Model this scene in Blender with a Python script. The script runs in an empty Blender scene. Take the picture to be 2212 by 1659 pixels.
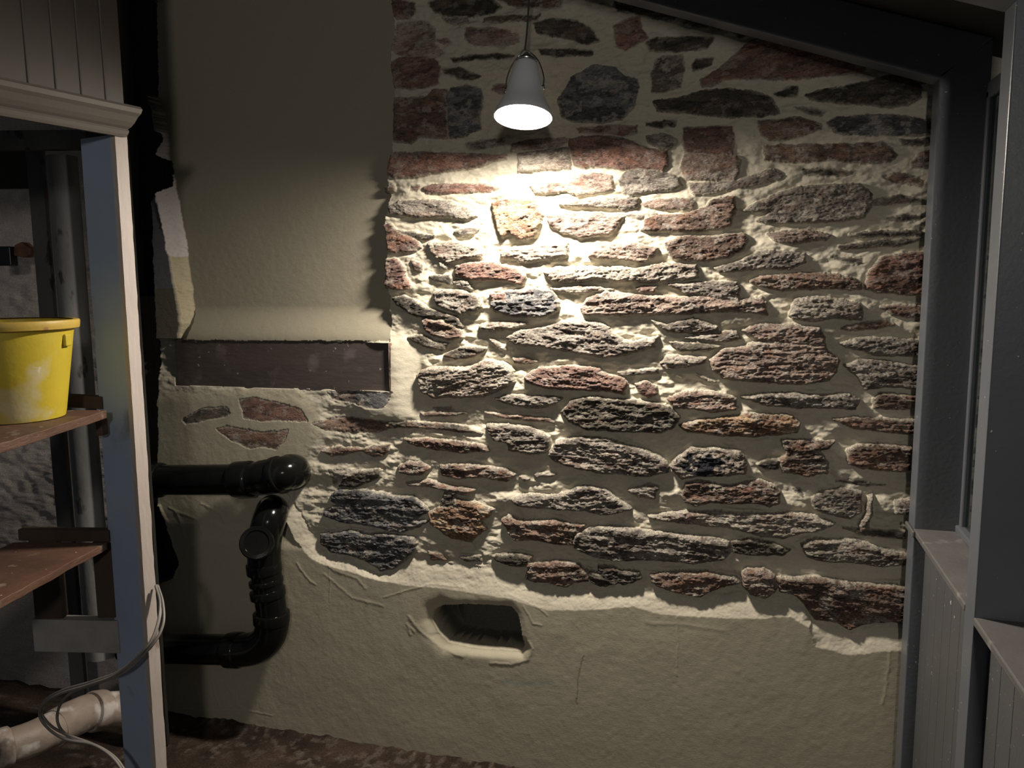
import bpy, bmesh, math, random
import numpy as np
from math import sin, cos, tan, pi, radians, sqrt, atan2
from mathutils import Vector, Matrix

# ------------------------------------------------------------------ camera
F, CX, CY = 1736.0, 1106.0, 829.5
PIT, PSI, ROLL = radians(7.4), radians(16.0), radians(-0.5)
CAM = np.array([0.0, -2.38, 1.59])
fw = np.array([-sin(PSI)*cos(PIT), cos(PSI)*cos(PIT), -sin(PIT)])
_r0 = np.array([cos(PSI), sin(PSI), 0.0]); _u0 = np.cross(_r0, fw)
rt = cos(ROLL)*_r0 + sin(ROLL)*_u0
up = -sin(ROLL)*_r0 + cos(ROLL)*_u0
e1 = np.array([cos(PSI), sin(PSI), 0.0]); e2 = np.array([-sin(PSI), cos(PSI), 0.0]); e3 = np.array([0, 0, 1.0])

scene = bpy.context.scene
COL = scene.collection
cd = bpy.data.cameras.new('camera'); cam = bpy.data.objects.new('camera', cd); COL.objects.link(cam)
cd.sensor_width = 36.0; cd.sensor_fit = 'HORIZONTAL'; cd.lens = 36.0*F/2212.0
cd.clip_start = 0.02
M = Matrix(((rt[0], up[0], -fw[0], CAM[0]), (rt[1], up[1], -fw[1], CAM[1]), (rt[2], up[2], -fw[2], CAM[2]), (0, 0, 0, 1)))
cam.matrix_world = M
scene.camera = cam

# ------------------------------------------------------------------ world, exposure, room light
w = bpy.data.worlds.new('world'); scene.world = w; w.use_nodes = True
w.node_tree.nodes['Background'].inputs[0].default_value = (0.9, 0.95, 1.0, 1)
w.node_tree.nodes['Background'].inputs[1].default_value = 0.042
scene.view_settings.view_transform = 'Standard'
scene.view_settings.look = 'None'
scene.view_settings.gamma = 1.0
scene.view_settings.exposure = 0.0
scene.view_settings.use_curve_mapping = False
# the room's own ceiling bulb, behind and a little left of the camera
rl = bpy.data.lights.new('room_bulb', 'POINT'); rl.energy = 60.0; rl.color = (1.0, 0.93, 0.84); rl.shadow_soft_size = 0.09
rlo = bpy.data.objects.new('room_bulb', rl); COL.objects.link(rlo)
rlo.location = CAM + e2*(-1.5) + e1*(-0.06) + e3*0.55
LAMP_STRENGTH = 720.0

# ------------------------------------------------------------------ pixel helpers
def ray(x, y): return fw + rt*(x-CX)/F - up*(y-CY)/F
def onY(x, y, Y=0.0): d = ray(x, y); return CAM + d*((Y-CAM[1])/d[1])
def onX(x, y, X): d = ray(x, y); return CAM + d*((X-CAM[0])/d[0])
def onZ(x, y, Z): d = ray(x, y); return CAM + d*((Z-CAM[2])/d[2])
def at(x, y, dep): d = ray(x, y); return CAM + d*(dep/np.dot(d, e2))
def onPlane(x, y, p0, n): d = ray(x, y); return CAM + d*(np.dot(p0-CAM, n)/np.dot(d, n))

# ------------------------------------------------------------------ object helpers
def tag(o, label=None, cat=None, group=None, kind=None):
    if label: o['label'] = label
    if cat: o['category'] = cat
    if group: o['group'] = group
    if kind: o['kind'] = kind
    return o
def empty(name, loc):
    o = bpy.data.objects.new(name, None); COL.objects.link(o); o.location = Vector(loc); o.empty_display_size = 0.05
    return o
def link(name, verts, faces, mat, parent=None, smooth=False):
    me = bpy.data.meshes.new(name)
    v = [Vector(p) for p in verts]
    if parent is not None:
        pl = Vector(parent_loc(parent)); v = [p-pl for p in v]
    me.from_pydata([tuple(p) for p in v], [], faces); me.update()
    o = bpy.data.objects.new(name, me); COL.objects.link(o)
    if parent is not None: o.parent = parent
    if mat: me.materials.append(mat)
    bm = bmesh.new(); bm.from_mesh(me); bmesh.ops.recalc_face_normals(bm, faces=bm.faces); bm.to_mesh(me); bm.free()
    if smooth: me.polygons.foreach_set('use_smooth', [True]*len(me.polygons))
    return o
def parent_loc(p):
    l = Vector((0, 0, 0))
    while p is not None: l += p.location; p = p.parent
    return l
class MB:
    def __init__(s): s.v = []; s.f = []
    def add(s, v, f):
        n = len(s.v); s.v += [np.array(p, float) for p in v]; s.f += [tuple(i+n for i in q) for q in f]; return s
    def hexa(s, c):   # 8 corners, bottom 4 then top 4
        return s.add(c, [(0, 3, 2, 1), (4, 5, 6, 7), (0, 1, 5, 4), (1, 2, 6, 5), (2, 3, 7, 6), (3, 0, 4, 7)])
    def box(s, a, b):
        x0, y0, z0 = a; x1, y1, z1 = b
        return s.hexa([(x0, y0, z0), (x1, y0, z0), (x1, y1, z0), (x0, y1, z0), (x0, y0, z1), (x1, y0, z1), (x1, y1, z1), (x0, y1, z1)])
    def obox(s, o, a, b, c):  # origin + 3 edge vectors
        o = np.array(o, float); a = np.array(a, float); b = np.array(b, float); c = np.array(c, float)
        return s.hexa([o, o+a, o+a+b, o+b, o+c, o+a+c, o+a+b+c, o+b+c])
    def tube(s, pts, rad, n=24, cap=True):
        pts = [np.array(p, float) for p in pts]
        if not hasattr(rad, '__len__'): rad = [rad]*len(pts)
        T = []
        for i in range(len(pts)):
            a = pts[max(i-1, 0)]; b = pts[min(i+1, len(pts)-1)]
            t = b-a; l = np.linalg.norm(t); T.append(t/l if l > 1e-9 else (T[-1] if T else np.array([0, 0, 1.0])))
        ref = np.array([0, 0, 1.0]) if abs(T[0][2]) < .9 else np.array([1.0, 0, 0])
        u = np.cross(T[0], ref); u /= np.linalg.norm(u)
        V = []; Fc = []
        for i, p in enumerate(pts):
            u = u - T[i]*np.dot(u, T[i]); u /= np.linalg.norm(u); v2 = np.cross(T[i], u)
            for k in range(n):
                a = 2*pi*k/n; V.append(p + rad[i]*(cos(a)*u + sin(a)*v2))
        for i in range(len(pts)-1):
            for k in range(n):
                Fc.append((i*n+k, i*n+(k+1) % n, (i+1)*n+(k+1) % n, (i+1)*n+k))
        if cap: Fc.append(tuple(range(n))[::-1]); Fc.append(tuple((len(pts)-1)*n+k for k in range(n)))
        return s.add(V, Fc)
    def lathe(s, o, axis, prof, n=40, cap0=False, cap1=False):
        axis = np.array(axis, float); axis /= np.linalg.norm(axis); o = np.array(o, float)
        ref = np.array([0, 0, 1.0]) if abs(axis[2]) < .9 else np.array([1.0, 0, 0])
        u = np.cross(axis, ref); u /= np.linalg.norm(u); v2 = np.cross(axis, u)
        V = []; Fc = []
        for (r, h) in prof:
            for k in range(n):
                a = 2*pi*k/n; V.append(o+axis*h+r*(cos(a)*u+sin(a)*v2))
        for i in range(len(prof)-1):
            for k in range(n): Fc.append((i*n+k, i*n+(k+1) % n, (i+1)*n+(k+1) % n, (i+1)*n+k))
        if cap0: Fc.append(tuple(range(n))[::-1])
        if cap1: Fc.append(tuple((len(prof)-1)*n+k for k in range(n)))
        return s.add(V, Fc)
    def build(s, name, mat, parent=None, smooth=False, bevel=0.0, seg=2, auto=False):
        o = link(name, s.v, s.f, mat, parent, smooth)
        if bevel:
            m = o.modifiers.new('bevel', 'BEVEL'); m.width = bevel; m.segments = seg; m.limit_method = 'ANGLE'; m.angle_limit = radians(40)
        if auto:
            m = o.modifiers.new('split', 'EDGE_SPLIT'); m.split_angle = radians(38)
        return o
def smoothpath(pts, k=8):
    P = [np.array(p, float) for p in pts]; out = []
    P = [2*P[0]-P[1]] + P + [2*P[-1]-P[-2]]
    for i in range(1, len(P)-2):
        for j in range(k):
            t = j/k; a, b, c, d = P[i-1], P[i], P[i+1], P[i+2]
            out.append(.5*((2*b)+(-a+c)*t+(2*a-5*b+4*c-d)*t*t+(-a+3*b-3*c+d)*t**3))
    out.append(P[-2]); return out

# ------------------------------------------------------------------ materials
def mat(name, c1, c2=None, scale=8.0, rough=0.7, bump=0.0, bscale=60.0, detail=6.0, stretch=(1, 1, 1), spec=0.5,
        spots=None, metal=0.0, dist=0.0):
    m = bpy.data.materials.new(name); m.use_nodes = True; nt = m.node_tree; N = nt.nodes; L = nt.links
    b = N['Principled BSDF']; b.inputs['Roughness'].default_value = rough; b.inputs['Metallic'].default_value = metal
    b.inputs['Specular IOR Level'].default_value = spec
    tc = N.new('ShaderNodeTexCoord'); mp = N.new('ShaderNodeMapping'); mp.inputs['Scale'].default_value = stretch
    L.new(tc.outputs['Object'], mp.inputs['Vector'])
    if c2 is None: c2 = tuple(x*.8 for x in c1)
    n = N.new('ShaderNodeTexNoise'); n.inputs['Scale'].default_value = scale; n.inputs['Detail'].default_value = detail
    n.inputs['Distortion'].default_value = dist
    L.new(mp.outputs[0], n.inputs['Vector'])
    cr = N.new('ShaderNodeValToRGB'); cr.color_ramp.elements[0].position = .35; cr.color_ramp.elements[1].position = .65
    cr.color_ramp.elements[0].color = (*c1, 1); cr.color_ramp.elements[1].color = (*c2, 1)
    L.new(n.outputs[0], cr.inputs[0]); out = cr.outputs[0]
    for sp in (spots or []):   # (colour, scale, threshold, softness)
        n2 = N.new('ShaderNodeTexNoise'); n2.inputs['Scale'].default_value = sp[1]; n2.inputs['Detail'].default_value = 4
        L.new(mp.outputs[0] if len(sp) < 5 else tc.outputs['Object'], n2.inputs['Vector'])
        r = N.new('ShaderNodeMapRange'); r.inputs[1].default_value = sp[2]; r.inputs[2].default_value = sp[2]+sp[3]
        L.new(n2.outputs[0], r.inputs[0])
        mx = N.new('ShaderNodeMix'); mx.data_type = 'RGBA'; L.new(r.outputs[0], mx.inputs[0]); L.new(out, mx.inputs[6])
        mx.inputs[7].default_value = (*sp[0], 1); out = mx.outputs[2]
    L.new(out, b.inputs['Base Color'])
    if bump:
        n3 = N.new('ShaderNodeTexNoise'); n3.inputs['Scale'].default_value = bscale; n3.inputs['Detail'].default_value = 8
        L.new(mp.outputs[0], n3.inputs['Vector'])
        bp = N.new('ShaderNodeBump'); bp.inputs['Strength'].default_value = bump; bp.inputs['Distance'].default_value = .004
        L.new(n3.outputs[0], bp.inputs['Height']); L.new(bp.outputs[0], b.inputs['Normal'])
    return m
CHIP = ((.62, .62, .60), 55.0, .735, .01)
m_grey = mat('grey_satin_paint', (.125, .136, .155), (.110, .120, .140), 4, .38, .10, 90, spots=[CHIP, ((.5, .5, .5), 130, .74, .02)])
m_greywall = mat('grey_boarding_paint', (.094, .096, .100), (.083, .085, .090), 5, .55, .15, 120, spots=[CHIP, ((.5, .5, .48), 110, .71, .02)])
m_sill = mat('grey_sill_paint', (.125, .12, .118), (.105, .10, .10), 9, .6, .3, 60, spots=[((.24, .23, .22), 14, .60, .12)])
m_blue = mat('pale_blue_paint', (.34, .42, .56), (.30, .38, .52), 5, .5, .12, 70, spots=[((.22, .26, .27), 7, .62, .1)])
m_raw = mat('worn_white_edge', (.46, .41, .385), (.38, .335, .31), 10, .6, .5, 60, stretch=(1, 1, .25), spots=[((.16, .10, .07), 16, .66, .04)])
m_cream = mat('cream_board_paint', (.092, .081, .072), (.085, .075, .067), 3, .5, .08, 80)
m_creamm = mat('cream_mould_paint', (.140, .125, .112), (.126, .112, .100), 4, .45, .10, 60)
m_pipe = mat('black_plastic', (.0045, .005, .005), (.007, .0075, .007), 9, .16, .10, 50, spec=.22, spots=[((.03, .03, .027), 30, .72, .05)])
m_board = mat('dark_timber', (.075, .058, .052), (.055, .044, .042), 9, .6, .35, 40, stretch=(.5, 1, 1.3), spots=[((.30, .28, .26), 55, .70, .04, 1), ((.11, .09, .085), 12, .58, .12, 1)])
m_strip = mat('pinkish_timber', (.40, .26, .20), (.30, .20, .16), 30, .7, .3, 60)
m_shelf = mat('shelf_timber', (.115, .060, .038), (.070, .036, .024), 6, .6, .5, 34, stretch=(1.2, 1.2, 4), spots=[((.20, .15, .115), 20, .62, .10, 1), ((.50, .44, .38), 60, .72, .03, 1)])
m_batten = mat('brown_batten', (.062, .042, .027), (.042, .028, .018), 12, .75, .5, 40, stretch=(1, 1, .3))
m_rail = mat('grey_white_rail', (.32, .31, .30), (.24, .235, .23), 10, .7, .3, 60)
m_gpipe = mat('grey_painted_pipe', (.22, .22, .22), (.12, .12, .125), 7, .6, .4, 60, stretch=(1, 1, .4), spots=[((.05, .045, .04), 22, .64, .05)])
m_gboard = mat('grey_old_board', (.10, .10, .10), (.065, .065, .068), 9, .8, .5, 50, stretch=(1, 1, .4), spots=[((.02, .02, .02), 20, .62, .05)])
m_wpipe = mat('dirty_white_plastic', (.30, .25, .215), (.20, .16, .13), 12, .55, .5, 40, spots=[((.10, .07, .055), 14, .60, .06), ((.50, .47, .45), 9, .56, .08)])
m_yel = mat('yellow_plastic', (.52, .41, .030), (.44, .34, .02), 6, .5, .15, 60, spots=[((.50, .44, .24), 8, .54, .10), ((.60, .54, .40), 30, .70, .04)])
m_yelr = mat('yellow_plastic_rim', (.52, .37, .07), (.40, .27, .05), 10, .5, .15, 60, spots=[((.35, .18, .08), 26, .60, .06)])
m_cable = mat('grey_cable', (.20, .185, .17), (.16, .15, .14), 20, .5)
m_shade = mat('pale_shade_paint', (.80, .82, .86), (.78, .80, .84), 4, .35, 0)
m_metal = mat('bright_metal', (.75, .73, .70), None, 4, .25, 0, metal=1.0)
m_dcable = mat('dark_cable', (.05, .045, .04), None, 20, .5)
m_black = mat('black_box', (.012, .013, .018), None, 20, .4)
m_panel = mat('dark_brown_panel', (.030, .022, .015), (.022, .016, .011), 6, .7, .2)
m_brick = mat('broken_brick', (.20, .10, .06), (.12, .06, .04), 30, .9, .6, 60)
m_ceil = mat('dark_ceiling', (.035, .035, .032), None, 6, .8)
m_nearblack = mat('near_black', (.02, .018, .015), None, 6, .95)  # plain near-black, used on one upright board

def emis(name, col, s):
    m = bpy.data.materials.new(name); m.use_nodes = True; nt = m.node_tree
    b = nt.nodes['Principled BSDF']; b.inputs['Base Color'].default_value = (.9, .9, .9, 1)
    b.inputs['Emission Color'].default_value = (*col, 1); b.inputs['Emission Strength'].default_value = s
    return m
def glassm():
    m = bpy.data.materials.new('dark_window_glass'); m.use_nodes = True
    b = m.node_tree.nodes['Principled BSDF']; b.inputs['Base Color'].default_value = (.5, .55, .55, 1)
    b.inputs['Roughness'].default_value = .03; b.inputs['Transmission Weight'].default_value = 1.0
    b.inputs['IOR'].default_value = 1.45
    return m
m_glass = glassm()

# wall / floor material: surface colour, left recess shade included, is carried per vertex, fine grain is procedural
def relief_mat(name, scale=160.0):
    m = bpy.data.materials.new(name); m.use_nodes = True; nt = m.node_tree; N = nt.nodes; L = nt.links
    b = N['Principled BSDF']; b.inputs['Roughness'].default_value = .85; b.inputs['Specular IOR Level'].default_value = .25
    a = N.new('ShaderNodeAttribute'); a.attribute_name = 'surface_colour'
    g = N.new('ShaderNodeAttribute'); g.attribute_name = 'grain'
    tc = N.new('ShaderNodeTexCoord'); mp = N.new('ShaderNodeMapping'); mp.inputs['Scale'].default_value = (1, 1, 2.6)
    L.new(tc.outputs['Object'], mp.inputs['Vector'])
    n = N.new('ShaderNodeTexNoise'); n.inputs['Scale'].default_value = scale; n.inputs['Detail'].default_value = 5
    L.new(mp.outputs[0], n.inputs['Vector'])
    mr = N.new('ShaderNodeMapRange'); mr.inputs[1].default_value = .3; mr.inputs[2].default_value = .7
    mr.inputs[3].default_value = .45; mr.inputs[4].default_value = 1.55; L.new(n.outputs[0], mr.inputs[0])
    one = N.new('ShaderNodeMix'); one.data_type = 'FLOAT'; one.inputs[2].default_value = 1.0
    L.new(g.outputs['Fac'], one.inputs[0]); L.new(mr.outputs[0], one.inputs[3])
    mx = N.new('ShaderNodeVectorMath'); mx.operation = 'SCALE'; L.new(a.outputs['Color'], mx.inputs[0]); L.new(one.outputs[0], mx.inputs['Scale'])
    L.new(mx.outputs[0], b.inputs['Base Color'])
    n2 = N.new('ShaderNodeTexNoise'); n2.inputs['Scale'].default_value = 150; n2.inputs['Detail'].default_value = 8; n2.inputs['Roughness'].default_value = .65
    L.new(mp.outputs[0], n2.inputs['Vector'])
    ms = N.new('ShaderNodeMath'); ms.operation = 'MULTIPLY_ADD'; ms.inputs[1].default_value = .9; ms.inputs[2].default_value = .10
    L.new(g.outputs['Fac'], ms.inputs[0])
    bp = N.new('ShaderNodeBump'); bp.inputs['Distance'].default_value = .008
    L.new(ms.outputs[0], bp.inputs['Strength']); L.new(n2.outputs[0], bp.inputs['Height']); L.new(bp.outputs[0], b.inputs['Normal'])
    return m
m_wall = relief_mat('stone_and_lime_plaster')
m_floor = relief_mat('dirty_rubble_floor')

# ------------------------------------------------------------------ numpy noise
def vnoise(x, y, seed=0):
    xi = np.floor(x).astype(np.int64); yi = np.floor(y).astype(np.int64); fx = x-xi; fy = y-yi
    fx = fx*fx*fx*(fx*(fx*6-15)+10); fy = fy*fy*fy*(fy*(fy*6-15)+10)
    def h(a, b):
        n = (a*374761393 + b*668265263 + seed*974711) & 0xffffffff
        n = ((n ^ (n >> 13))*1274126177) & 0xffffffff
        return ((n ^ (n >> 16)) & 0xffff)/65535.0
    return (h(xi, yi)*(1-fx)+h(xi+1, yi)*fx)*(1-fy)+(h(xi, yi+1)*(1-fx)+h(xi+1, yi+1)*fx)*fy
def fbm(x, y, oct=4, seed=0, gain=.5):
    s = 0; a = 1; t = 0
    for k in range(oct):
        s = s+a*vnoise(x*2**k+17.3*k, y*2**k+9.1*k, seed+k*7); t += a; a *= gain
    return s/t - .5      # about -.4 .. .4
def sstep(a, b, x): t = np.clip((x-a)/(b-a), 0, 1); return t*t*(3-2*t)

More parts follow.
